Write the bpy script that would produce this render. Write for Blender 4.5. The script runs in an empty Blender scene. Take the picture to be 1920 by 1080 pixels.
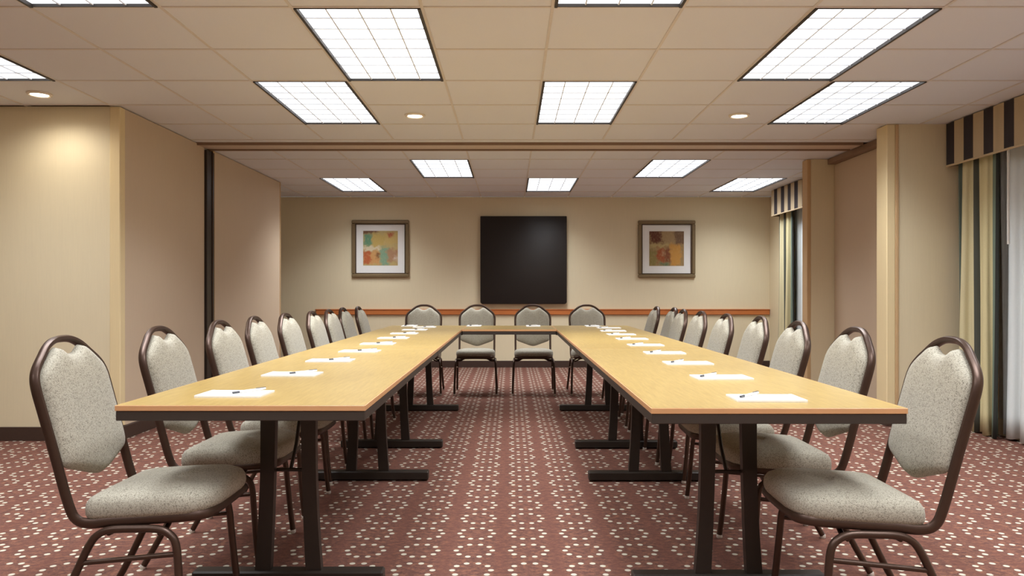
import bpy, math, random
from mathutils import Vector, Matrix
random.seed(7)
SC = bpy.context.scene
C = SC.collection
# ------------------------------------------------------------------ camera, world, exposure
CAM_H = 1.087
cam = bpy.data.cameras.new('camera'); cam_o = bpy.data.objects.new('camera', cam); C.objects.link(cam_o)
cam.sensor_width = 36.0; cam.lens = 1400 / 1920 * 36.0
cam.shift_x = 3 / 1920; cam.shift_y = 6 / 1920
cam.clip_start = 0.02
cam_o.location = (0, 0, CAM_H); cam_o.rotation_euler = (math.pi / 2, 0, 0)
SC.camera = cam_o
w = bpy.data.worlds.new('world'); SC.world = w; w.use_nodes = True
w.node_tree.nodes['Background'].inputs[0].default_value = (0.5, 0.52, 0.55, 1)
w.node_tree.nodes['Background'].inputs[1].default_value = 0.3
SC.view_settings.view_transform = 'Standard'; SC.view_settings.look = 'None'
SC.view_settings.gamma = 1.0; SC.view_settings.use_curve_mapping = False
SC.view_settings.exposure = 0.13
TROFFER_EMIT = 1.6          # glow of the lens itself
TROFFER_WATT = 20.0         # light each troffer throws down, with the spread of a prismatic lens
TROFFER_SPREAD = 122
DOWN_EMIT = 14.0
DOWN_WATT = 15.0

# ------------------------------------------------------------------ colour and node helpers
def lin(c):
    return tuple(((v / 255) / 12.92 if v / 255 <= 0.04045 else ((v / 255 + 0.055) / 1.055) ** 2.4) for v in c) + (1.0,)
class NT:
    def __init__(self, name):
        self.m = bpy.data.materials.new(name); self.m.use_nodes = True
        self.t = self.m.node_tree; self.b = self.t.nodes['Principled BSDF']
    def n(self, typ, **kw):
        nd = self.t.nodes.new(typ)
        for k, v in kw.items(): setattr(nd, k, v)
        return nd
    def link(self, a, b): self.t.links.new(a, b)
    def val(self, sock, v):
        if hasattr(v, 'is_linked') or isinstance(v, bpy.types.NodeSocket): self.link(v, sock)
        else: sock.default_value = v
    def math(self, op, a, b=None, c=None):
        nd = self.n('ShaderNodeMath', operation=op)
        self.val(nd.inputs[0], a)
        if b is not None: self.val(nd.inputs[1], b)
        if c is not None: self.val(nd.inputs[2], c)
        return nd.outputs[0]
    def smooth(self, v, a, b):
        nd = self.n('ShaderNodeMapRange', interpolation_type='SMOOTHSTEP')
        self.val(nd.inputs[0], v); nd.inputs[1].default_value = a; nd.inputs[2].default_value = b
        return nd.outputs[0]
    def mix(self, f, a, b):
        nd = self.n('ShaderNodeMix', data_type='RGBA')
        self.val(nd.inputs[0], f); self.val(nd.inputs[6], a); self.val(nd.inputs[7], b)
        return nd.outputs[2]
    def coord(self, which='Object'):
        return self.n('ShaderNodeTexCoord').outputs[which]
    def noise(self, vec, scale, detail=3, rough=0.55, stretch=None):
        if stretch:
            mp = self.n('ShaderNodeMapping'); mp.inputs['Scale'].default_value = stretch
            self.link(vec, mp.inputs[0]); vec = mp.outputs[0]
        nd = self.n('ShaderNodeTexNoise'); self.link(vec, nd.inputs['Vector'])
        nd.inputs['Scale'].default_value = scale; nd.inputs['Detail'].default_value = detail
        nd.inputs['Roughness'].default_value = rough
        return nd.outputs[0]
    def bump(self, h, strength=0.2, dist=0.002):
        nd = self.n('ShaderNodeBump'); nd.inputs['Strength'].default_value = strength
        nd.inputs['Distance'].default_value = dist
        self.link(h, nd.inputs['Height']); self.link(nd.outputs[0], self.b.inputs['Normal'])
    def fin(self, col=None, rough=0.6, metal=0.0, spec=None):
        if col is not None: self.val(self.b.inputs['Base Color'], col)
        self.val(self.b.inputs['Roughness'], rough); self.b.inputs['Metallic'].default_value = metal
        if spec is not None: self.b.inputs['Specular IOR Level'].default_value = spec
        return self.m

def plain(name, rgb, rough=0.6, metal=0.0, var=0.06, scale=40, bump=0.0, spec=None):
    t = NT(name); co = t.coord()
    nz = t.noise(co, scale)
    a = lin(rgb); lo = tuple(v * (1 - var) for v in a[:3]) + (1,); hi = tuple(min(1, v * (1 + var)) for v in a[:3]) + (1,)
    if bump: t.bump(nz, bump, 0.002)
    return t.fin(t.mix(nz, lo, hi), rough, metal, spec)
def emissive(name, rgb, strength):
    t = NT(name); t.b.inputs['Base Color'].default_value = lin(rgb)
    t.b.inputs['Emission Color'].default_value = lin(rgb); t.b.inputs['Emission Strength'].default_value = strength
    return t.m
M = {}
def wallmat(name, rgb):
    t = NT(name); pos = t.n('ShaderNodeNewGeometry').outputs['Position']
    a = lin(rgb)
    n1 = t.noise(pos, 1.0, 4, 0.6, stretch=(160, 160, 6)); n2 = t.noise(pos, 1.2, 2)
    f = t.math('ADD', t.math('MULTIPLY', n1, 0.6), t.math('MULTIPLY', n2, 0.4))
    c = t.mix(f, tuple(v * 0.92 for v in a[:3]) + (1,), tuple(v * 1.07 for v in a[:3]) + (1,))
    t.bump(n1, 0.12, 0.0015)
    return t.fin(c, 0.62, 0, 0.3)
M['wall'] = wallmat('vinyl_wall', (229, 216, 184))
M['panel'] = wallmat('fabric_panel', (210, 189, 164))
M['trim_light'] = wallmat('corner_trim_beige', (232, 212, 168))
M['trim_tan'] = wallmat('corner_trim_tan', (205, 172, 130))
M['base'] = plain('baseboard_brown', (66, 48, 40), 0.5, 0, 0.12)
M['dark'] = plain('dark_bronze_post', (48, 40, 36), 0.4, 0.3)
M['track'] = plain('partition_track_tan', (206, 186, 168), 0.55)
M['slot'] = plain('track_slot_brown', (140, 112, 92), 0.6)
M['tile'] = None
def tilemat():
    t = NT('ceiling_tile_mineral'); pos = t.n('ShaderNodeNewGeometry').outputs['Position']
    a = lin((231, 231, 236))
    n1 = t.noise(pos, 220, 3, 0.7); n2 = t.noise(pos, 1.7, 2)
    f = t.math('ADD', t.math('MULTIPLY', n1, 0.7), t.math('MULTIPLY', n2, 0.3))
    c = t.mix(f, tuple(v * 0.93 for v in a[:3]) + (1,), tuple(v * 1.05 for v in a[:3]) + (1,))
    t.bump(n1, 0.25, 0.002)
    return t.fin(c, 0.9, 0, 0.1)
M['tile'] = tilemat()
M['grid'] = plain('ceiling_grid_bar', (220, 212, 206), 0.5)
M['plenum'] = plain('ceiling_slab', (120, 110, 100), 0.9)
M['lens'] = emissive('troffer_lens', (243, 248, 255), TROFFER_EMIT)
M['lens_grid'] = plain('troffer_lens_rib', (222, 226, 230), 0.5)
M['lamp_frame'] = plain('troffer_frame_dark', (52, 46, 42), 0.5)
M['ring'] = plain('downlight_ring_white', (235, 225, 210), 0.4)
M['bulb'] = emissive('downlight_lens', (255, 236, 208), DOWN_EMIT)
def carpet():
    t = NT('patterned_carpet'); pos = t.n('ShaderNodeNewGeometry').outputs['Position']
    sx = t.n('ShaderNodeSeparateXYZ'); t.link(pos, sx.inputs[0])
    PX, PY = 0.228, 0.221
    u = t.math('WRAP', t.math('SUBTRACT', sx.outputs[0], 0.0767), PX / 2, -PX / 2)
    v = t.math('WRAP', t.math('SUBTRACT', sx.outputs[1], 3.130), PY / 2, -PY / 2)
    r = t.math('SQRT', t.math('ADD', t.math('MULTIPLY', u, u), t.math('MULTIPLY', v, v)))
    a = t.math('WRAP', t.math('ARCTAN2', v, u), math.pi / 10, -math.pi / 10)
    dx = t.math('SUBTRACT', t.math('MULTIPLY', r, t.math('COSINE', a)), 0.0755)
    dy = t.math('MULTIPLY', r, t.math('SINE', a))
    d = t.math('SQRT', t.math('ADD', t.math('MULTIPLY', dx, dx), t.math('MULTIPLY', dy, dy)))
    d = t.math('ADD', d, t.math('MULTIPLY', t.math('SUBTRACT', t.noise(pos, 260, 2), 0.5), 0.004))
    mask = t.smooth(d, 0.0130, 0.0100)
    n1 = t.noise(pos, 38, 5, 0.8, stretch=(0.8, 1.2, 1)); n2 = t.noise(pos, 330, 2, 0.7)
    cr = t.n('ShaderNodeValToRGB'); t.link(n1, cr.inputs[0])
    e = cr.color_ramp.elements
    e[0].position = 0.28; e[0].color = lin((70, 54, 50)); e[1].position = 0.72; e[1].color = lin((164, 114, 88))
    m = cr.color_ramp.elements.new(0.5); m.color = lin((114, 79, 70))
    stripe = t.smooth(t.math('ABSOLUTE', u), 0.07, 0.105)
    ground = t.mix(t.math('MULTIPLY', stripe, 0.45), cr.outputs[0], lin((114, 75, 65)))
    ground = t.mix(t.math('MULTIPLY', n2, 0.35), ground, lin((84, 62, 55)))
    t.bump(n2, 0.5, 0.004)
    return t.fin(t.mix(mask, ground, lin((198, 191, 174))), 1.0, 0, 0.05)
M['carpet'] = carpet()
def laminate():
    t = NT('honey_wood_laminate'); co = t.n('ShaderNodeNewGeometry').outputs['Position']
    n1 = t.noise(co, 3.0, 5, 0.65, stretch=(30, 2.2, 4)); n2 = t.noise(co, 1.4, 2)
    n3 = t.noise(co, 9.0, 3, 0.6, stretch=(60, 3, 4))
    f = t.math('ADD', t.math('MULTIPLY', n1, 0.5), t.math('ADD', t.math('MULTIPLY', n2, 0.25), t.math('MULTIPLY', n3, 0.25)))
    cr = t.n('ShaderNodeValToRGB'); t.link(f, cr.inputs[0]); e = cr.color_ramp.elements
    e[0].position = 0.36; e[0].color = lin((152, 125, 70)); e[1].position = 0.64; e[1].color = lin((184, 157, 95))
    return t.fin(cr.outputs[0], 0.32, 0, 0.5)
M['laminate'] = laminate()
M['edge'] = plain('table_edge_band', (216, 164, 116), 0.4, 0, 0.05, 20)
M['apron'] = plain('table_apron_dark', (62, 54, 48), 0.45, 0, 0.06)
M['steel'] = plain('table_leg_dark', (50, 43, 38), 0.42, 0.2, 0.06)
M['bronze'] = plain('chair_frame_brown', (76, 57, 47), 0.36, 0.55, 0.08, 60)
M['pan'] = plain('seat_pan_dark', (44, 36, 32), 0.6)
M['glide'] = plain('foot_glide_pale', (205, 195, 185), 0.5)
def fabric():
    t = NT('speckled_chair_fabric'); co = t.coord()
    vo = t.n('ShaderNodeTexNoise'); t.link(co, vo.inputs['Vector']); vo.inputs['Scale'].default_value = 290
    vo.inputs['Detail'].default_value = 1.0; vo.inputs['Distortion'].default_value = 1.6
    spk = t.smooth(vo.outputs[0], 0.47, 0.40)
    n2 = t.noise(co, 420, 2)
    c = t.mix(n2, lin((164, 159, 143)), lin((192, 186, 170)))
    c = t.mix(t.math('MULTIPLY', spk, 0.72), c, lin((84, 78, 66)))
    t.bump(n2, 0.15, 0.001)
    t.b.inputs['Sheen Weight'].default_value = 0.15
    return t.fin(c, 0.85, 0, 0.2)
M['fabric'] = fabric()
M['board'] = plain('black_board_face', (38, 32, 29), 0.5, 0, 0.05, 6, 0, 0.3)
M['rail'] = plain('chair_rail_wood', (196, 116, 62), 0.35, 0, 0.12, 12)
M['pic_frame'] = plain('picture_frame_bronze', (134, 116, 86), 0.38, 0.35, 0.1, 30)
M['pic_lip'] = plain('picture_frame_lip_dark', (74, 58, 40), 0.45, 0.2)
M['mat'] = plain('picture_mat_white', (240, 240, 238), 0.8, 0, 0.02)
M['paper'] = plain('white_paper', (250, 249, 245), 0.8, 0, 0.01)
M['pen'] = plain('pen_white', (236, 234, 230), 0.3)
M['pen_tip'] = plain('pen_grip_grey', (70, 72, 78), 0.4)
def artmat(name, basecol, patches):
    t = NT(name); uv = t.coord('Generated')
    nz = t.n('ShaderNodeTexNoise'); t.link(uv, nz.inputs['Vector']); nz.inputs['Scale'].default_value = 9; nz.inputs['Detail'].default_value = 4
    off = t.n('ShaderNodeVectorMath', operation='MULTIPLY_ADD'); t.link(nz.outputs['Color'], off.inputs[0])
    off.inputs[1].default_value = (0.30, 0, 0.30); t.link(uv, off.inputs[2])
    s = t.n('ShaderNodeSeparateXYZ'); t.link(off.outputs[0], s.inputs[0])
    X = t.math('SUBTRACT', s.outputs[0], 0.15); Z = t.math('SUBTRACT', s.outputs[2], 0.15)
    col = lin(basecol)
    for (x0, x1, z0, z1, rgb, f) in patches:
        k = 0.06
        m = t.math('MULTIPLY', t.math('MULTIPLY', t.smooth(X, x0 - k, x0 + k), t.smooth(X, x1 + k, x1 - k)),
                   t.math('MULTIPLY', t.smooth(Z, z0 - k, z0 + k), t.smooth(Z, z1 + k, z1 - k)))
        col = t.mix(t.math('MULTIPLY', m, f), col, lin(rgb))
    streak = t.noise(uv, 14, 4, 0.7, stretch=(3, 1, 0.8))
    col = t.mix(t.math('MULTIPLY', t.smooth(streak, 0.45, 0.75), 0.35), col, lin((214, 190, 140)))
    return t.fin(col, 0.55, 0, 0.3)
M['art_green'] = artmat('abstract_print_green', (190, 168, 112), [
    (0.0, 0.26, 0.56, 0.9, (92, 146, 116), 0.95), (0.0, 0.4, 0.92, 1.1, (96, 56, 44), 0.9), (0.27, 0.62, 0.5, 0.92, (196, 168, 92), 0.8),
    (0.62, 1.0, 0.62, 0.95, (206, 176, 104), 0.7), (0.72, 0.86, 0.84, 0.95, (176, 74, 52), 0.9), (0.0, 0.5, 0.44, 0.54, (224, 214, 190), 0.8),
    (0.0, 0.24, 0.05, 0.42, (184, 88, 48), 0.95), (0.22, 0.5, 0.03, 0.42, (206, 150, 92), 0.85), (0.38, 0.5, 0.22, 0.36, (122, 78, 46), 0.9),
    (0.5, 0.72, 0.0, 0.52, (118, 160, 136), 0.9), (0.7, 1.0, 0.1, 0.48, (170, 126, 100), 0.85), (0.88, 1.0, 0.14, 0.26, (222, 208, 190), 0.8)])
M['art_brown'] = artmat('abstract_print_brown', (160, 134, 92), [
    (0.0, 0.36, 0.66, 1.1, (92, 40, 30), 0.95), (0.38, 0.74, 0.62, 1.1, (168, 142, 104), 0.8), (0.74, 1.1, 0.6, 1.1, (112, 86, 68), 0.9),
    (0.0, 0.6, 0.52, 0.64, (190, 170, 118), 0.8), (0.0, 0.22, 0.0, 0.46, (140, 128, 74), 0.9), (0.22, 0.46, 0.12, 0.5, (164, 84, 48), 0.95),
    (0.46, 0.62, 0.12, 0.52, (128, 62, 40), 0.9), (0.6, 0.92, 0.0, 0.62, (206, 150, 70), 0.9), (0.3, 0.56, 0.0, 0.1, (100, 122, 92), 0.9),
    (0.38, 0.44, 0.3, 0.42, (200, 176, 140), 0.7)])
def stripes(name, ramp, rough=0.9, transl=0.0):
    # vertical stripes of colour in a fabric along the u of its own uv map
    t = NT(name); uv = t.coord('UV'); s = t.n('ShaderNodeSeparateXYZ'); t.link(uv, s.inputs[0])
    cr = t.n('ShaderNodeValToRGB'); cr.color_ramp.interpolation = 'CONSTANT'
    t.link(t.math('FRACT', s.outputs[0]), cr.inputs[0])
    e = cr.color_ramp.elements
    for i, (p, c) in enumerate(ramp):
        if i < 2: el = e[i]; el.position = p
        else: el = e.new(p)
        el.color = lin(c)
    nz = t.noise(t.coord(), 300, 2)
    c = t.mix(t.math('MULTIPLY', nz, 0.25), cr.outputs[0], (0, 0, 0, 1))
    t.bump(nz, 0.15, 0.001)
    return t.fin(c, rough, 0, 0.2)
M['valance'] = stripes('striped_valance_fabric', [(0.0, (66, 60, 62)), (0.48, (202, 182, 150))])
M['drape'] = stripes('striped_drape_fabric', [(0.0, (116, 128, 118)), (0.16, (222, 212, 172)), (0.42, (84, 86, 78)), (0.5, (226, 214, 168)), (0.8, (122, 138, 124)), (0.96, (60, 62, 58))])  # narrow dark band between the creams is shadow put into the colour
M['sheer'] = plain('pale_sheer_fabric', (224, 230, 230), 0.8, 0, 0.04, 120)
M['valance_trim'] = plain('valance_cord', (196, 176, 144), 0.8)
M['white_metal'] = plain('window_frame_white', (224, 222, 216), 0.4)
M['glass'] = plain('window_glass', (70, 84, 96), 0.05)

# ------------------------------------------------------------------ mesh helpers
class MB:
    def __init__(self): self.v = []; self.f = []; self.uv = None
    def box(self, x0, x1, y0, y1, z0, z1):
        b = len(self.v)
        self.v += [(x0, y0, z0), (x1, y0, z0), (x1, y1, z0), (x0, y1, z0), (x0, y0, z1), (x1, y0, z1), (x1, y1, z1), (x0, y1, z1)]
        self.f += [tuple(b + i for i in q) for q in ((0, 3, 2, 1), (4, 5, 6, 7), (0, 1, 5, 4), (1, 2, 6, 5), (2, 3, 7, 6), (3, 0, 4, 7))]
        return self
    def bbox(self, x0, x1, y0, y1, z0, z1, r=0.003):
        # a box with chamfered edges
        b = len(self.v); P = {}
        xs, ys, zs = (x0, x1), (y0, y1), (z0, z1)
        for i in (0, 1):
            for j in (0, 1):
                for k in (0, 1):
                    sx, sy, sz = (r, -r)[i], (r, -r)[j], (r, -r)[k]
                    P[i, j, k, 0] = len(self.v); self.v.append((xs[i], ys[j] + sy, zs[k] + sz))
                    P[i, j, k, 1] = len(self.v); self.v.append((xs[i] + sx, ys[j], zs[k] + sz))
                    P[i, j, k, 2] = len(self.v); self.v.append((xs[i] + sx, ys[j] + sy, zs[k]))
        F = self.f
        q = lambda a: F.append(tuple(a))
        for i in (0, 1):
            a = [P[i, 0, 0, 0], P[i, 1, 0, 0], P[i, 1, 1, 0], P[i, 0, 1, 0]]; q(a if i else a[::-1])
            a = [P[0, i, 0, 1], P[1, i, 0, 1], P[1, i, 1, 1], P[0, i, 1, 1]]; q(a[::-1] if i else a)
            a = [P[0, 0, i, 2], P[1, 0, i, 2], P[1, 1, i, 2], P[0, 1, i, 2]]; q(a if i else a[::-1])
        for i in (0, 1):
            for j in (0, 1):
                q([P[i, j, 0, 0], P[i, j, 1, 0], P[i, j, 1, 1], P[i, j, 0, 1]])
                q([P[i, 0, j, 0], P[i, 1, j, 0], P[i, 1, j, 2], P[i, 0, j, 2]])
                q([P[0, i, j, 1], P[1, i, j, 1], P[1, i, j, 2], P[0, i, j, 2]])
                for k in (0, 1): q([P[i, j, k, 0], P[i, j, k, 1], P[i, j, k, 2]])
        return self
    def tube(self, pts, r, n=8, rb=None, up=(0, 0, 1)):
        # tube along points; r in the frame's side direction, rb in the other
        rb = rb or r; pts = [Vector(p) for p in pts]; b = len(self.v); N = len(pts)
        side = None
        for i, p in enumerate(pts):
            t = (pts[min(i + 1, N - 1)] - pts[max(i - 1, 0)]).normalized()
            if side is None:
                u = Vector(up)
                if abs(t.dot(u)) > 0.95: u = Vector((1, 0, 0))
                side = t.cross(u).normalized()
            else:
                side = (side - t * side.dot(t)).normalized()
            oth = side.cross(t)
            for k in range(n):
                a = 2 * math.pi * (k + 0.5) / n
                self.v.append(tuple(p + side * (r * math.cos(a)) + oth * (rb * math.sin(a))))
        for i in range(N - 1):
            for k in range(n):
                k2 = (k + 1) % n
                self.f.append((b + i * n + k, b + i * n + k2, b + (i + 1) * n + k2, b + (i + 1) * n + k))
        self.f.append(tuple(b + k for k in range(n))[::-1]); self.f.append(tuple(b + (N - 1) * n + k for k in range(n)))
        return self
    def lathe(self, prof, n=24, cx=0, cy=0):
        b = len(self.v)
        for (r, z) in prof:
            for k in range(n):
                a = 2 * math.pi * k / n; self.v.append((cx + r * math.cos(a), cy + r * math.sin(a), z))
        for i in range(len(prof) - 1):
            for k in range(n):
                k2 = (k + 1) % n; self.f.append((b + i * n + k, b + i * n + k2, b + (i + 1) * n + k2, b + (i + 1) * n + k))
        self.f.append(tuple(b + k for k in range(n))[::-1]); self.f.append(tuple(b + (len(prof) - 1) * n + k for k in range(n)))
        return self
    def rings(self, rings):
        b = len(self.v); n = len(rings[0])
        for r in rings: self.v += [tuple(p) for p in r]
        for i in range(len(rings) - 1):
            for k in range(n):
                k2 = (k + 1) % n; self.f.append((b + i * n + k, b + i * n + k2, b + (i + 1) * n + k2, b + (i + 1) * n + k))
        self.f.append(tuple(b + k for k in range(n))[::-1]); self.f.append(tuple(b + (len(rings) - 1) * n + k for k in range(n)))
        return self
    def mesh(self, name, mat, smooth=False):
        me = bpy.data.meshes.new(name); me.from_pydata(self.v, [], self.f); me.update()
        if self.uv:
            l = me.uv_layers.new(name='UVMap')
            for lp in me.loops: l.data[lp.index].uv = self.uv[lp.vertex_index]
        import bmesh
        bm = bmesh.new(); bm.from_mesh(me); bmesh.ops.recalc_face_normals(bm, faces=bm.faces); bm.to_mesh(me); bm.free()
        if smooth:
            for p in me.polygons: p.use_smooth = True
            try: me.set_sharp_from_angle(angle=math.radians(48))
            except Exception: pass
        me.materials.append(mat)
        return me
    def build(self, name, mat, parent=None, smooth=False):
        o = bpy.data.objects.new(name, self.mesh(name, mat, smooth)); C.objects.link(o); o.parent = parent
        return o
def put(name, me, parent=None, loc=(0, 0, 0)):
    o = bpy.data.objects.new(name, me); C.objects.link(o); o.parent = parent; o.location = loc; return o
def tag(o, label=None, cat=None, group=None, kind=None):
    for k, v in (('label', label), ('category', cat), ('group', group), ('kind', kind)):
        if v: o[k] = v
    return o
def thing(name, loc, label, cat, group=None, rz=0):
    o = bpy.data.objects.new(name, None); C.objects.link(o); o.location = loc; o.rotation_euler = (0, 0, rz); o.empty_display_size = 0.1
    return tag(o, label, cat, group)
def copy_tree(o, parent=None):
    c = o.copy(); C.objects.link(c); c.parent = parent
    for ch in KIDS.get(o.name, []): copy_tree(ch, c)
    return c
KIDS = {}
def index_kids():
    KIDS.clear()
    for o in C.objects:
        if o.parent: KIDS.setdefault(o.parent.name, []).append(o)
def catmull(pts, sub=5):
    P = [Vector(p) for p in pts]; out = []
    for i in range(len(P) - 1):
        p0 = P[max(i - 1, 0)]; p1 = P[i]; p2 = P[i + 1]; p3 = P[min(i + 2, len(P) - 1)]
        for k in range(sub):
            t = k / sub
            out.append(0.5 * ((2 * p1) + (p2 - p0) * t + (2 * p0 - 5 * p1 + 4 * p2 - p3) * t * t + (3 * p1 - p0 - 3 * p2 + p3) * t ** 3))
    out.append(P[-1]); return out
def interp(xs, ys, x):
    for i in range(len(xs) - 1):
        if x <= xs[i + 1]:
            t = (x - xs[i]) / (xs[i + 1] - xs[i]); return ys[i] + (ys[i + 1] - ys[i]) * t
    return ys[-1]

# ------------------------------------------------------------------ the room
CZ = 2.432                                   # underside of the ceiling grid
XL, XR, YB, YN = -4.76, 3.70, 10.66, -2.66     # outer left, window wall, back wall, wall behind the camera
def struct(name, mb, mat, label, cat='wall'):
    return tag(mb.build(name, M[mat]), label, cat, kind='structure')
struct('floor', MB().box(XL - .1, XR + .1, YN - .1, YB + .1, -0.1, 0), 'carpet', 'red-brown carpet with rings of cream dots', 'floor')
struct('wall_back', MB().box(XL - .1, XR + .1, YB, YB + .1, 0, CZ), 'wall', 'beige wall carrying the black board and two pictures')
struct('wall_left', MB().box(XL - .1, XL, YN, YB, 0, CZ), 'wall', 'plain beige side wall opposite the windows')
struct('wall_rear', MB().box(XL - .1, XR + .1, YN - .1, YN, 0, CZ), 'wall', 'plain beige wall closing the open end of the room')
pl = struct('wall_pier_left', MB().box(XL, -2.86, 5.435, 9.21, 0, CZ), 'wall', 'deep beige wall pier opposite the windows with panelled side')
for (a, b) in ((5.50, 6.93), (7.125, 9.195)):
    MB().bbox(-2.86, -2.84, a, b, 0.10, CZ - .003, .002).build('wall_panel', M['panel'], pl)
MB().bbox(-2.915, -2.836, 5.428, 5.50, 0.10, CZ - .002, .006).build('corner_trim', M['trim_light'], pl)
MB().bbox(-2.86, -2.834, 9.190, 9.215, 0.10, CZ - .002, .004).build('edge_trim', M['trim_tan'], pl)
MB().bbox(-2.86, -2.834, 7.125, 7.165, 0.10, CZ - .002, .004).build('edge_trim', M['trim_tan'], pl)
po = thing('partition_jamb', (-2.84, 7.03, 0), 'tall dark bronze jamb post on the panelled pier under the ceiling track', 'post')
MB().bbox(-0.018, 0.022, -0.095, 0.02, 0, CZ - .03, .004).build('post', M['dark'], po)
MB().bbox(0.0, 0.03, 0.022, 0.034, 0, CZ - .03, .003).build('strike_lip', M['bronze'], po)
MB().bbox(-0.018, 0.018, 0.036, 0.09, 0, CZ - .03, .003).build('back_post', M['dark'], po)
# window wall: plain wall with two openings covered by curtains
wr = struct('wall_right', MB().box(XR, XR + .1, YN, 3.1, 0, CZ).box(XR, XR + .1, 5.7, 8.1, 0, CZ).box(XR, XR + .1, 9.8, YB, 0, CZ)
       .box(XR, XR + .1, 3.1, 5.7, 0, .12).box(XR, XR + .1, 3.1, 5.7, 2.2, CZ).box(XR, XR + .1, 8.1, 9.8, 0, .12).box(XR, XR + .1, 8.1, 9.8, 2.2, CZ),
       'wall', 'beige wall with curtained windows')
for i, (a, b) in enumerate(((3.1, 5.7), (8.1, 9.8))):
    wn = struct('window_%d' % (i + 1), MB().box(XR + .06, XR + .07, a, b, .12, 2.2), 'glass', 'glass window hidden behind pale sheer curtain, ' + ('near the open end of the room' if i == 0 else 'beside the back wall'), 'window')
    f = MB().box(XR + .03, XR + .059, a, a + .05, .12, 2.2).box(XR + .03, XR + .059, b - .05, b, .12, 2.2).box(XR + .03, XR + .059, a + .05, b - .05, .12, .17).box(XR + .03, XR + .059, a + .05, b - .05, 2.15, 2.2)
    f.box(XR + .03, XR + .059, (a + b) / 2 - .025, (a + b) / 2 + .025, .17, 2.15); f.build('window_frame', M['white_metal'], wn)
p1 = struct('wall_pier_near', MB().box(3.045, XR, 6.016, 6.17, 0, CZ), 'wall', 'beige pier beside the near window, facing the open end')
MB().bbox(3.028, 3.10, 6.008, 6.178, 0.10, CZ - .002, .006).build('corner_trim', M['trim_light'], p1)
MB().bbox(3.10, 3.125, 6.006, 6.02, 0.10, CZ - .002, .003).build('corner_trim', M['trim_tan'], p1)
p2 = struct('wall_pier_far', MB().box(3.035, XR, 7.61, 7.72, 0, CZ), 'wall', 'narrow beige pier between stored partition and back window')
MB().bbox(3.02, 3.06, 7.602, 7.728, 0.10, CZ - .002, .005).build('corner_trim', M['trim_tan'], p2)
pp = thing('partition_panel', (3.33, 6.89, 0), 'pinkish tan folding partition panel stored between the two window piers', 'partition')
MB().bbox(-0.03, 0.06, -0.715, 0.715, 0.03, 2.375, .004).build('panel', M['panel'], pp)
MB().bbox(-0.034, 0.06, -0.715, 0.715, 0.0, 0.03, .002).build('floor_seal', M['dark'], pp)
MB().bbox(-0.10, 0.06, -0.715, 0.715, 2.376, CZ - .002, .003).build('header_track', M['slot'], pp)
# baseboards
BH = 0.10
def base(side, mb): struct('baseboard_' + side, mb, 'base', 'dark brown baseboard along the ' + side.replace('_', ' ') + ' wall', 'baseboard')
base('back', MB().bbox(XL, XR, YB - .014, YB, 0, .095, .003))
base('left', MB().bbox(XL, XL + .014, YN, 5.42, 0, BH, .003).bbox(XL, XL + .014, 9.23, YB - .014, 0, BH, .003))
base('rear', MB().bbox(XL + .014, XR, YN, YN + .014, 0, BH, .003))
base('pier_left', MB().bbox(XL + .014, -2.85, 5.419, 5.435, 0, BH, .003).bbox(-2.858, -2.826, 5.421, 6.93, 0, BH, .003).bbox(-2.858, -2.826, 7.13, 9.22, 0, BH, .003).bbox(XL + .014, -2.858, 9.21, 9.224, 0, BH, .003))
base('pier_near', MB().bbox(3.02, XR, 6.0, 6.016, 0, BH, .003).bbox(3.02, 3.045, 6.018, 6.178, 0, BH, .003))
base('pier_far', MB().bbox(3.01, XR, 7.594, 7.61, 0, BH, .003).bbox(3.01, 3.035, 7.612, 7.73, 0, BH, .003))
tr = struct('trim_1', MB().bbox(-2.77, 3.695, YB - .03, YB, .752, .826, .006), 'rail', 'orange-brown wooden chair rail along the back wall', 'trim')
MB().bbox(-2.78, 3.695, YB - .038, YB, .818, .832, .004).build('rail_cap', M['rail'], tr)

# ------------------------------------------------------------------ ceiling: slab, tiles, grid, track
ceil = struct('ceiling', MB().box(XL - .1, XR + .1, YN - .1, YB + .1, 2.50, 2.56), 'plenum', 'suspended ceiling of square tan tiles in a grid', 'ceiling')
G = 0.62
xl = [XL] + [0.2 + G * k for k in range(-7, 6)] + [XR]
yf = [3.54 + G * k for k in range(-10, 6)]          # -2.66 .. 6.64
yr = [7.08, 7.63, 8.25, 8.87, 9.49, 10.11, YB]
def cx(c): return 0.2 + G * c
LIGHTS = []                                          # (cell column, y0, front/rear)
for c in (-4, 0, 4): LIGHTS.append((c, yf[8]))       # 2.30 .. 3.54
for c in (-6, -2, 2): LIGHTS.append((c, yf[10]))     # 3.54 .. 4.78
for c in (-3, 0, 3): LIGHTS.append((c, yf[12]))      # 4.78 .. 6.02
for c in (-2, 2): LIGHTS.append((c, yf[6])); LIGHTS.append((c, yf[2]))  # unseen rows above and behind the camera, added for lighting
for c in (-5, 0, 4): LIGHTS.append((c, yf[4]))  # another unseen row continuing the pattern, added to light the room
for c in (-2, 2): LIGHTS.append((c, yr[1]))          # 7.63 .. 8.87
for c in (-4, 0, 4): LIGHTS.append((c, yr[3]))       # 8.87 .. 10.11
def is_light(xc, yc):
    return any(cx(c) < xc < cx(c) + G and y0 < yc < y0 + 2 * G for c, y0 in LIGHTS)
tile_meshes = {}
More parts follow.
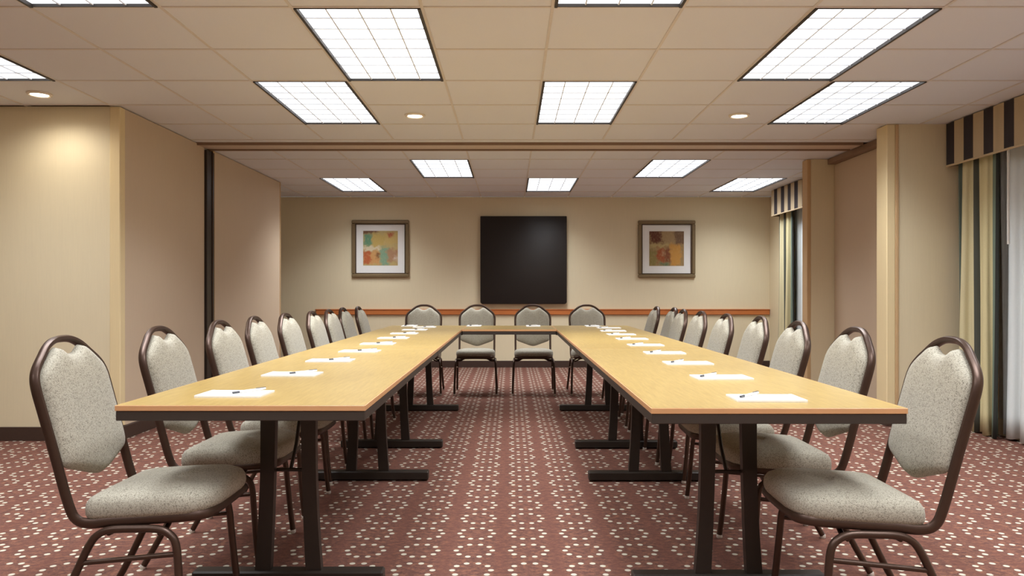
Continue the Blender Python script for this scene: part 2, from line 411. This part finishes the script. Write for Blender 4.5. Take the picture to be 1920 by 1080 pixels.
def tile_at(x0, x1, y0, y1):
    key = (round(x1 - x0, 3), round(y1 - y0, 3))
    if key not in tile_meshes:
        a, b = (x1 - x0) / 2 - .004, (y1 - y0) / 2 - .004
        tile_meshes[key] = MB().bbox(-a, a, -b, b, 0, .018, .003).mesh('ceiling_tile', M['tile'])
    put('ceiling_tile', tile_meshes[key], ceil, ((x0 + x1) / 2, (y0 + y1) / 2, CZ + .004))
def region_ok(xc, yc):
    if 5.44 < yc < 9.2 and xc < -2.9: return False
    if 6.1 < yc < 7.6 and xc > 3.31: return False
    return True
for ys in (yf, yr):
    for i in range(len(xl) - 1):
        for j in range(len(ys) - 1):
            xc, yc = (xl[i] + xl[i + 1]) / 2, (ys[j] + ys[j + 1]) / 2
            if region_ok(xc, yc) and not is_light(xc, yc): tile_at(xl[i], xl[i + 1], ys[j], ys[j + 1])
BW = 0.0075
for k, x in enumerate(xl[1:-1]):
    MB().box(x - BW, x + BW, YN, 6.64, CZ, CZ + .012).build('grid_bar', M['grid'], ceil)
    MB().box(x - BW, x + BW, 7.08, YB, CZ, CZ + .012).build('grid_bar', M['grid'], ceil)
for ys in (yf, yr):
    for y in ys[1:-1] if ys is yr else ys[1:]:
        m = MB()
        for i in range(len(xl) - 1):
            xc = (xl[i] + xl[i + 1]) / 2
            if not is_light(xc, y + .001) or not is_light(xc, y - .001):
                m.box(xl[i] + BW, xl[i + 1] - BW, y - BW, y + BW, CZ + .0005, CZ + .012)
            elif not any(abs(y - y0 - G) < .01 and cx(c) < xc < cx(c) + G for c, y0 in LIGHTS):
                m.box(xl[i] + BW, xl[i + 1] - BW, y - BW, y + BW, CZ + .0005, CZ + .012)
        m.build('grid_bar', M['grid'], ceil)
MB().box(XL, XR, 6.648, 6.765, CZ + .004, CZ + .02).build('filler_strip', M['tile'], ceil)
tk = struct('trim_2', MB().bbox(-2.858, 3.2, 6.775, 6.985, CZ - .016, CZ + .03, .004), 'track', 'tan folding partition track across the ceiling', 'trim')
MB().bbox(-2.858, 3.2, 6.765, 6.775, CZ - .022, CZ + .03, .002).build('track_lip', M['slot'], tk)
MB().box(-2.858, 3.2, 6.985, 7.03, CZ - .004, CZ + .03).build('track_slot', M['base'], tk)
MB().bbox(-2.858, 3.2, 7.03, 7.075, CZ - .018, CZ + .03, .003).build('track_lip', M['slot'], tk)

# ------------------------------------------------------------------ recessed troffers
A, B = G / 2 - .0085, G - .0085
fr = MB().box(-A, -A + .014, -B, B, -.006, .045).box(A - .014, A, -B, B, -.006, .045).box(-A + .014, A - .014, -B, -B + .008, -.002, .045).box(-A + .014, A - .014, B - .008, B, -.002, .045).mesh('frame', M['lamp_frame'])
hs = MB().box(-A, A, -B, B, .046, .06).mesh('housing', M['lamp_frame'])
ln = MB().box(-A + .0145, A - .0145, -B + .0085, B - .0085, .012, .016).mesh('lens', M['lens'])
rib_l = MB().box(-.003, .003, -B + .0085, B - .0085, .004, .0115).mesh('lens_rib', M['lens_grid'])
rib_c = MB().box(-A + .0145, A - .0145, -.003, .003, .0045, .0115).mesh('lens_rib', M['lens_grid'])
def light_label(c, y0):
    side = {-6: 'far out towards the blank side wall', -5: 'near the blank side wall', -4: 'near the panelled pier', -3: 'by the panelled pier corner', -2: 'over the table row away from the windows', 0: 'along the room centre line', 2: 'over the table row nearer the windows', 3: 'by the near window pier', 4: 'close to the window curtains'}[c]
    row = {8: 'third row before the track', 10: 'second row before the track', 12: 'row next to the ceiling track', 6: 'fourth row before the track, unseen and added for light', 4: 'fifth row before the track, unseen and added for light', 2: 'sixth row before the track, unseen and added for light'}
    for k, s in row.items():
        if abs(yf[k] - y0) < .01: return 'ceiling troffer light %s, %s' % (side, s)
    return 'ceiling troffer light %s, %s' % (side, 'just behind the track' if abs(yr[1] - y0) < .01 else 'next to the back wall')
for c, y0 in LIGHTS:
    t = thing('ceiling_light', (cx(c) + G / 2, y0 + G, CZ), light_label(c, y0), 'ceiling light', 'recessed troffer lights')
    put('frame', fr, t); put('housing', hs, t); put('lens', ln, t)
    tl = bpy.data.lights.new('troffer_lamp', 'AREA'); tl.shape = 'RECTANGLE'; tl.size = .56; tl.size_y = 1.18; tl.energy = TROFFER_WATT
    tl.spread = math.radians(TROFFER_SPREAD); tl.color = (.93, .965, 1.0)
    lo = bpy.data.objects.new('troffer_lamp', tl); C.objects.link(lo); lo.parent = t; lo.location = (0, 0, -.008)
    for k in (-1, 0, 1): put('lens_rib', rib_l, t, (k * G / 4, 0, 0))
    for k in range(-3, 4): put('lens_rib', rib_c, t, (0, k * G / 4, 0))
ring = MB().lathe([(.056, -.001), (.056, -.008), (.066, -.012), (.078, -.006), (.080, .003), (.056, .003)], 28).mesh('trim_ring', M['ring'], True)
lens = MB().lathe([(.001, -.009), (.03, -.0085), (.055, -.004), (.055, .002), (.001, .002)], 28).mesh('lens', M['bulb'], True)
for x, y, lb in ((-3.21, 5.09, 'round downlight in front of the left wall pier'.replace('left wall pier', 'deep panelled pier')),
                 (-0.73, 5.71, 'round downlight over the table row away from the windows'),
                 (1.75, 5.71, 'round downlight over the table row nearer the windows')):
    t = thing('downlight', (x, y, CZ), lb, 'downlight', 'recessed downlights')
    put('trim_ring', ring, t); put('lens', lens, t)
    sl = bpy.data.lights.new('downlight_beam', 'SPOT'); sl.energy = DOWN_WATT; sl.spot_size = math.radians(158); sl.spot_blend = 0.9
    sl.color = (1, .93, .82); sl.shadow_soft_size = 0.03
    so = bpy.data.objects.new('downlight_beam', sl); C.objects.link(so); so.parent = t; so.location = (0, 0, -.03)

# ------------------------------------------------------------------ tables
TZ = 0.74
def leg_mesh(s):
    rings = []
    for k in range(13):
        q = k / 12; z = 0.052 + q * (0.64)
        xo = s * (0.074 + 0.020 * (1 - q) ** 2.2)
        hw = 0.029 - 0.003 * math.sin(q * math.pi); hd = 0.016
        rings.append([(xo - hw, -hd, z), (xo + hw, -hd, z), (xo + hw, hd, z), (xo - hw, hd, z)])
    return MB().rings(rings).mesh('leg', M['steel'])
LEGM = {s: leg_mesh(s) for s in (-1, 1)}
FOOTM = MB().bbox(-.352, .352, -.03, .03, 0.006, .055, .006).mesh('foot', M['steel'])
PADM = MB().lathe([(.016, 0), (.018, .004), (.016, .0065)], 12).mesh('foot_pad', M['pan'])
BEAM = MB().bbox(-.30, .30, -.02, .02, .692, .7125, .003).mesh('cross_beam', M['steel'])
def brace_mesh(d):
    return MB().tube([(0.0, d * .018, .42), (0, d * .09, .50), (0, d * .12, .56), (0, d * .2, .69)], .007, 8).tube([(-.07, d * .018, .42), (.07, d * .018, .42)], .007, 8).mesh('folding_brace', M['steel'], True)
BRACE = {d: brace_mesh(d) for d in (-1, 1)}
def top_parts(t, x0, x1, y0, y1):
    e = .004
    MB().box(x0 + e, x1 - e, y0 + e, y1 - e, .7135, TZ).build('table_top', M['laminate'], t)
    m = MB()
    m.bbox(x0, x1, y0, y0 + e, .7228, TZ - .0005, .001).bbox(x0, x1, y1 - e, y1, .7228, TZ - .0005, .001)
    m.bbox(x0, x0 + e, y0 + e, y1 - e, .7228, TZ - .0005, .001).bbox(x1 - e, x1, y0 + e, y1 - e, .7228, TZ - .0005, .001)
    m.build('edge_band', M['edge'], t)
    for (a, b, c, d) in ((x0 + .002, x1 - .002, y0 + .002, y0 + .016), (x0 + .002, x1 - .002, y1 - .016, y1 - .002), (x0 + .002, x0 + .016, y0 + .016, y1 - .016), (x1 - .016, x1 - .002, y0 + .016, y1 - .016)):
        MB().bbox(a, b, c, d, .6925, .7225, .002).build('apron_rail', M['apron'], t)
def table(x0, x1, y0, y1, feet, label):
    xc, yc = (x0 + x1) / 2, (y0 + y1) / 2
    t = thing('conference_table', (xc, yc, 0), label, 'table', 'long conference tables')
    top_parts(t, x0 - xc, x1 - xc, y0 - yc, y1 - yc)
    for i, fy in enumerate(feet):
        f = put('foot', FOOTM, t, (0, fy - yc, 0))
        for px in (-.32, .32): put('foot_pad', PADM, f, (px, 0, 0))
        put('leg', LEGM[-1], t, (0, fy - yc, 0)); put('leg', LEGM[1], t, (0, fy - yc, 0)); put('cross_beam', BEAM, t, (0, fy - yc, 0))
        put('folding_brace', BRACE[1 if i == 0 else -1], t, (0, fy - yc, 0))
YS, YE = 4.545, 7.535
table(-1.203, -.441, 2.269, YS - .001, (2.775, 4.30), 'honey wood table beside the panelled pier row of chairs, at the open end')
table(-1.203, -.441, YS + .001, YE, (5.19, 6.79), 'honey wood table on the pier side, reaching towards the back wall')
table(.418, 1.180, 2.215, YS - .001, (2.745, 4.285), 'honey wood table on the window side, at the open end')
table(.418, 1.180, YS + .001, YE, (5.17, 6.79), 'honey wood table on the window side, reaching towards the back wall')
bt = thing('connecting_table', (-0.0115, 7.155, 0), 'short honey wood leaf bridging the two table rows by the back wall', 'table')
top_parts(bt, -.4290, .4290, -.38, .38)
for s in (-1, 1):
    MB().bbox(s * .46 - .032, s * .46 + .032, -.30, .30, .684, .6920, .002).build('bracket', M['steel'], bt)

# ------------------------------------------------------------------ chair
def yb(z): return -.238 - .275 * (z - .43)
def make_chair():
    t = thing('banquet_chair', (0, 0, 0), 'x', 'chair')
    half = [(0, .184, .4005), (.10, .183, .4005), (.150, .177, .4005), (.178, .152, .400), (.188, .11, .398), (.190, .04, .393), (.190, -.10, .384), (.190, -.172, .3775), (.190, -.215, .390), (.190, yb(.44), .44),
            (.191, yb(.60), .60), (.193, yb(.72), .72), (.1935, yb(.785), .785), (.1855, yb(.822), .822), (.164, yb(.851), .851), (.126, yb(.882), .882), (.088, yb(.910), .910), (.045, yb(.9265), .9265), (0, yb(.930), .930)]
    pts = half + [(-x, y, z) for x, y, z in half[-2::-1]]
    MB().tube(catmull(pts, 4), .0115, 8, .0155).build('frame_tube', M['bronze'], t, True)
    # back cushion
    NU, NV = 32, 24; mb = MB(); W = .181
    us = [0, .1, .2, .27, .33, .40, .5, .66, .82, .93, 1.0]; zt = [.879, .880, .886, .895, .904, .904, .893, .871, .848, .829, .796]
    zb = [.487, .4885, .493, .4975, .501, .506, .5125, .5225, .533, .541, .558]
    def P(u, v, front):
        a = abs(u); z0 = interp(us, zb, a); z1 = interp(us, zt, a)
        q = (v + 1) / 2; z = z0 + (z1 - z0) * q; x = u * W
        e = max(0, (1 - abs(u) ** 6)) ** .5 * max(0, 1 - abs(v) ** 8) ** .5
        n = (.008 + .034 * e * (0.86 + .14 * math.cos(u * 1.4))) if front else (.004 - .018 * e)
        return (x, yb(z) + n, z + n * .27)
    uu = [-math.cos(math.pi * i / NU) * .35 + (-1 + 2 * i / NU) * .65 for i in range(NU + 1)]
    vv = [-math.cos(math.pi * i / NV) * .45 + (-1 + 2 * i / NV) * .55 for i in range(NV + 1)]
    for fr_ in (True, False):
        b = len(mb.v)
        for v in vv:
            for u in uu: mb.v.append(P(u, v, fr_))
        for j in range(NV):
            for i in range(NU):
                mb.f.append((b + j * (NU + 1) + i, b + j * (NU + 1) + i + 1, b + (j + 1) * (NU + 1) + i + 1, b + (j + 1) * (NU + 1) + i))
    n1 = (NU + 1) * (NV + 1)
    edge = [i for i in range(NU + 1)] + [j * (NU + 1) + NU for j in range(1, NV + 1)] + [NV * (NU + 1) + i for i in range(NU - 1, -1, -1)] + [j * (NU + 1) for j in range(NV - 1, 0, -1)]
    for k in range(len(edge)):
        a, b2 = edge[k], edge[(k + 1) % len(edge)]; mb.f.append((a, b2, n1 + b2, n1 + a))
    mb.build('back_cushion', M['fabric'], t, True)
    # seat cushion
    n = 40; rings = []
    for sc, h in ((.93, 0), (.975, .004), (.997, .016), (1.0, .034), (.99, .050), (.955, .063), (.88, .072), (.72, .080), (.48, .085), (.25, .087), (.04, .088)):
        r = []
        for k in range(n):
            a = 2 * math.pi * k / n; ca, sa = math.cos(a), math.sin(a); ex = 2 / (4.4 if sa > 0 else 13.0)
            X = math.copysign(abs(ca) ** ex, ca); Y = math.copysign(abs(sa) ** ex, sa)
            y = -.002 + .197 * Y * sc; hw = .203 + .005 * Y
            r.append((X * hw * sc, y, .3915 + .06 * (y + .1) + h - (.012 * max(0, Y) ** 3 if h > .03 else 0)))
        rings.append(r)
    MB().rings(rings).build('seat_cushion', M['fabric'], t, True)
    r2 = []
    for dz in (-.014, .001):
        r2.append([(p[0] * .97, p[1] * .97, p[2] + dz) for p in rings[0]])
    MB().rings(r2).build('seat_pan', M['pan'], t)
    gl = MB().lathe([(.0105, 0), (.0125, .003), (.0125, .014), (.010, .018)], 10).mesh('glide', M['glide'], True)
    for s in (-1, 1):
        for path in ([(.203, -.03, .366), (.204, .035, .3655), (.207, .075, .352), (.210, .098, .318), (.214, .108, .22), (.218, .118, .11), (.220, .130, .010)],
                     [(.203, -.03, .366), (.203, -.10, .3635), (.204, -.138, .350), (.206, -.166, .318), (.210, -.212, .22), (.215, -.268, .11), (.220, -.325, .010)]):
            lg = MB().tube(catmull([(s * x, y, z) for x, y, z in path], 4), .0118, 8, .0118).build('leg', M['bronze'], t, True)
            put('glide', gl, lg, (s * .220, path[-1][1], 0))
        MB().tube([(s * .2085, -.192, .263), (s * .2105, .101, .292)], .0078, 8).build('stretcher', M['bronze'], t, True)
    for y in (.045, -.11):
        MB().tube(catmull([(-.203, y, .352), (-.165, y, .352), (-.125, y, .372), (-.09, y, .378), (.09, y, .378), (.125, y, .372), (.165, y, .352), (.203, y, .352)], 3), .008, 8).build('crossbar', M['bronze'], t, True)
    return t
proto = make_chair(); index_kids()
ORD = ['first', 'second', 'third', 'fourth', 'fifth', 'sixth', 'seventh', 'eighth', 'ninth']
LY = [2.47, 3.14, 3.79, 4.42, 5.02, 5.565, 6.085, 6.74, 7.265]
RY = [2.415, 3.07, 3.69, 4.44, 4.90, 5.545, 6.135, 6.775, 7.245]
BACKED = (3, 7)             # chairs that stand a little further out, clear of the table legs
spots = []
for i, y in enumerate(LY): spots.append((-1.145 if i in BACKED or i == 4 else -1.11, y, -90, ORD[i] + ' speckled grey chair from the open end, on the panelled pier side', 'chairs along the pier-side tables'))
for i, y in enumerate(RY): spots.append((1.115 if i in BACKED else 1.05, y, 90, ORD[i] + ' speckled grey chair from the open end, on the curtained window side', 'chairs along the window-side tables'))
for x, lb in ((-.95, 'speckled grey chair by the chair rail, at the table corner away from the windows'), (-.365, 'speckled grey chair at the connecting leaf, the one away from the windows'),
              (.245, 'speckled grey chair at the connecting leaf, under the black board'), (.855, 'speckled grey chair by the chair rail, at the table corner nearer the windows')):
    spots.append((x, 7.915, 180, lb, 'chairs by the back wall'))
for i, (x, y, a, lb, g) in enumerate(spots):
    o = proto if i == 0 else copy_tree(proto)
    o.location = (x, y, 0); o.rotation_euler = (0, 0, math.radians(a + (random.uniform(-1.5, 1.5) if i else 0)))
    tag(o, lb, 'chair', g)

# ------------------------------------------------------------------ notepads and pens
SHEETS = MB().box(-.108, .108, -.07, .07, .0012, .0062).mesh('sheets', M['paper'])
BACKM = MB().box(-.108, .108, -.07, .07, 0, .0012).mesh('backing_card', M['mat'])
COVER = MB().box(-.1085, -.098, -.0705, .0705, .0, .0068).mesh('binding_strip', M['paper'])
PB = MB().tube([(0, -.045, .0045), (0, .06, .0045)], .0042, 10).mesh('barrel', M['pen'], True)
PT = MB().tube([(0, -.045, .0045), (0, -.062, .0045), (0, -.070, .0045)], .0038, 10).mesh('grip', M['pen_tip'], True)
PC = MB().bbox(-.0014, .0014, .022, .062, .0088, .0104, .0004).mesh('clip', M['pen_tip'])
def pad(x, y, rz, label, plabel, flip=1):
    t = thing('notepad', (x, y, TZ + .0002), label, 'notepad', 'notepads on the tables', rz)
    put('sheets', SHEETS, t); put('backing_card', BACKM, t); put('binding_strip', COVER, t)
    q = thing('pen', (x + flip * .04 * math.cos(rz), y + .03 + flip * .04 * math.sin(rz), TZ + .0066), plabel, 'pen', 'pens on the notepads', math.radians(-38 + random.uniform(-6, 6)))
    put('barrel', PB, q); put('grip', PT, q); put('clip', PC, q)
LPX = [-.92, -.90, -.89, -.86, -.864, -.857, -.86, -.85, -.82]; LPY = [2.50, 3.09, 3.70, 4.27, 4.88, 5.48, 6.07, 6.66, 7.14]
RPX = [.82, .84, .847, .857, .86, .875, .88, .89, .92]; RPY = [2.40, 2.98, 3.57, 4.16, 4.76, 5.38, 5.94, 6.48, 6.99]
for i in range(9):
    pad(LPX[i], LPY[i], math.radians(random.uniform(-2, 2)), 'white notepad at the %s chair from the open end, panelled pier side' % ORD[i], 'white pen on the %s notepad from the open end, panelled pier side' % ORD[i])
    pad(RPX[i], RPY[i], math.pi + math.radians(random.uniform(-2, 2)), 'white notepad at the %s chair from the open end, window side' % ORD[i], 'white pen on the %s notepad from the open end, window side' % ORD[i])
for x, y, lb in ((-1.0, 7.40, 'at the corner chair away from the windows'), (-.36, 7.40, 'on the connecting leaf, away from the windows'), (.226, 7.38, 'on the connecting leaf, below the black board'), (.81, 7.36, 'at the corner chair nearer the windows')):
    pad(x, y, math.pi * 1.5 + math.radians(random.uniform(-2, 2)), 'white notepad ' + lb, 'white pen on the notepad ' + lb)

# ------------------------------------------------------------------ board and pictures on the back wall
bd = thing('wall_board', (.187, YB, .905), 'large square black board hanging above the chair rail', 'board')
m = MB(); prof = []
Wd, Hd, R = .613, 1.247, .035
for (cxx, czz, a0) in ((-Wd + R, R, 180), (Wd - R, R, 270)):
    for k in range(7):
        a = math.radians(a0 + 15 * k); prof.append((cxx + R * math.cos(a), czz + R * math.sin(a)))
prof += [(Wd, Hd - .006), (Wd - .006, Hd), (-Wd + .006, Hd), (-Wd, Hd - .006)]
rr = []
for dy, k in ((0, .995), (-.045, .995), (-.05, 1.0), (-.066, 1.0), (-.07, .992)):
    rr.append([(x * k, dy, Hd / 2 + (z - Hd / 2) * k) for x, z in prof])
m.rings(rr); m.build('board_face', M['board'], bd, True)
MB().bbox(-.55, .55, -.05, 0, .06, .10, .003).build('hanging_rail', M['dark'], bd)
def picture(x, z, art, label):
    t = thing('framed_picture', (x, YB, z), label, 'picture', 'framed abstract prints')
    H = .408
    for (a, b, c, d) in ((-H, H, -H, -H + .05), (-H, H, H - .05, H), (-H, -H + .05, -H + .05, H - .05), (H - .05, H, -H + .05, H - .05)):
        o = MB().bbox(a, b, -.04, 0, c, d, .010).build('frame_bar', M['pic_frame'], t)
    L = H - .05
    for (a, b, c, d) in ((-L, L, -L, -L + .014), (-L, L, L - .014, L), (-L, -L + .014, -L + .014, L - .014), (L - .014, L, -L + .014, L - .014)):
        MB().bbox(a, b, -.030, 0, c, d, .002).build('frame_lip', M['pic_lip'], t)
    MB().box(-L + .014, L - .014, -.016, 0, -L + .014, L - .014).build('mat_board', M['mat'], t)
    p = .247
    MB().box(-p, p, -.0172, -.0162, -p + .008, p + .008).build('art_print', M[art], t)
picture(-1.852, 1.692, 'art_green', 'framed abstract print in green, gold and orange patches')
picture(2.226, 1.686, 'art_brown', 'framed abstract print in brown and ochre patches')

# ------------------------------------------------------------------ curtains and valances
def sheet(name, mat, parent, y0, y1, x, z0, z1, amp, folds, seed, flare=1.25, uo=0, ulen=1.0, nz=14):
    rnd = random.Random(seed); N = int(folds * 14); mb = MB(); mb.uv = []
    ph = [rnd.uniform(-.5, .5) for _ in range(8)]
    for j in range(nz + 1):
        q = j / nz; z = z1 + (z0 - z1) * q; k = .7 + .45 * q
        for i in range(N + 1):
            s = i / N
            a = 2 * math.pi * folds * s + .5 * math.sin(5 * s + ph[0] * 6 + q * 1.3) + q * ph[1]
            yy = y0 + (y1 - y0) * s + .010 * math.sin(2 * a) * k + .02 * q * math.sin(9 * s + ph[2] * 5)
            xx = x + amp * k * math.sin(a) * (.75 + .25 * math.sin(7 * s + ph[3] * 6)) + .012 * q * math.sin(13 * s + 3 * q)
            mb.v.append((xx, yy, z + (.006 * math.sin(a) if j == nz else 0))); mb.uv.append((uo + ulen * s, q))
    for j in range(nz):
        for i in range(N):
            b = j * (N + 1) + i; mb.f.append((b, b + 1, b + N + 2, b + N + 1))
    o = mb.build(name, M[mat], parent, True)
    md = o.modifiers.new('thickness', 'SOLIDIFY'); md.thickness = .003; md.offset = 0
    return o
def valance(x, y0, y1, label, phase):
    t = thing('curtain_valance', (x, (y0 + y1) / 2, 2.095), label, 'valance', 'striped valances'); L = (y1 - y0) / 2
    mb = MB(); mb.uv = []; n = int((y1 - y0) / .02)
    path = [(.19, L)] + [(0.0, L)] + [(0.0 + .004 * math.sin(i * .9), L - (2 * L) * i / n) for i in range(1, n)] + [(0, -L), (.19, -L)]
    d = 0; prev = None
    for (px, py) in path:
        if prev: d += math.hypot(px - prev[0], py - prev[1])
        prev = (px, py)
        for z in (0.0, CZ - 2.095 - .004):
            mb.v.append((px, py, z)); mb.uv.append((phase + (d - .19) / .235, z))
    for i in range(len(path) - 1): mb.f.append((2 * i, 2 * i + 2, 2 * i + 3, 2 * i + 1))
    o = mb.build('valance_fabric', M['valance'], t)
    md = o.modifiers.new('thickness', 'SOLIDIFY'); md.thickness = .006; md.offset = -1
    MB().bbox(-.006, .008, -L - .004, L + .004, -.014, .002, .004).bbox(.009, .19, L - .008, L + .004, -.014, .002, .004).build('valance_cord', M['valance_trim'], t)
    MB().box(.008, .19, -L + .01, L - .01, CZ - 2.095 - .03, CZ - 2.095 - .012).build('mounting_board', M['slot'], t)
valance(3.50, 3.0, 5.995, 'boxed valance striped dark grey and tan, at the near window', 0.0)
valance(3.485, 7.76, 9.97, 'boxed valance striped dark grey and tan, at the window beside the back wall', 0.52)
d1 = thing('striped_drape', (0, 0, 0), 'striped green and cream drape beside the near pier', 'curtain', 'striped drapes')
sheet('fabric', 'drape', d1, 5.95, 5.45, 3.575, .012, 2.37, .030, 4.0, 3)
d2 = thing('striped_drape', (0, 0, 0), 'striped green and cream drape at the back wall corner', 'curtain', 'striped drapes')
sheet('fabric', 'drape', d2, 9.93, 9.42, 3.57, .012, 2.37, .030, 4.0, 5)
for (a, b, lb, sd) in ((5.56, 3.05, 'pale blue-grey sheer curtain at the near window', 8), (9.60, 7.80, 'pale blue-grey sheer curtain at the window beside the back wall', 9)):
    s = thing('sheer_curtain', (0, 0, 0), lb, 'curtain', 'sheer curtains')
    sheet('fabric', 'sheer', s, a, b, 3.65, .02, 2.38, .028, 15 if a < 6 else 10, sd)
wd = thing('curtain_wand', (3.528, 5.29, 2.37), 'thin white curtain wand hanging before the near sheer', 'curtain wand')
MB().tube([(0, 0, -.02), (0, 0, -.95)], .009, 8).build('rod', M['white_metal'], wd, True)
MB().tube([(0, 0, 0), (0, 0, -.03)], .004, 8).build('hook', M['dark'], wd, True)
for o in list(C.objects):
    if o.name.startswith(('striped_drape', 'sheer_curtain')) and o.type == 'EMPTY':
        f = [c for c in C.objects if c.parent == o][0]
        b = [v.co for v in f.data.vertices]
        c0 = Vector(((min(v.x for v in b) + max(v.x for v in b)) / 2, (min(v.y for v in b) + max(v.y for v in b)) / 2, 0))
        f.data.transform(Matrix.Translation(-c0)); o.location = c0
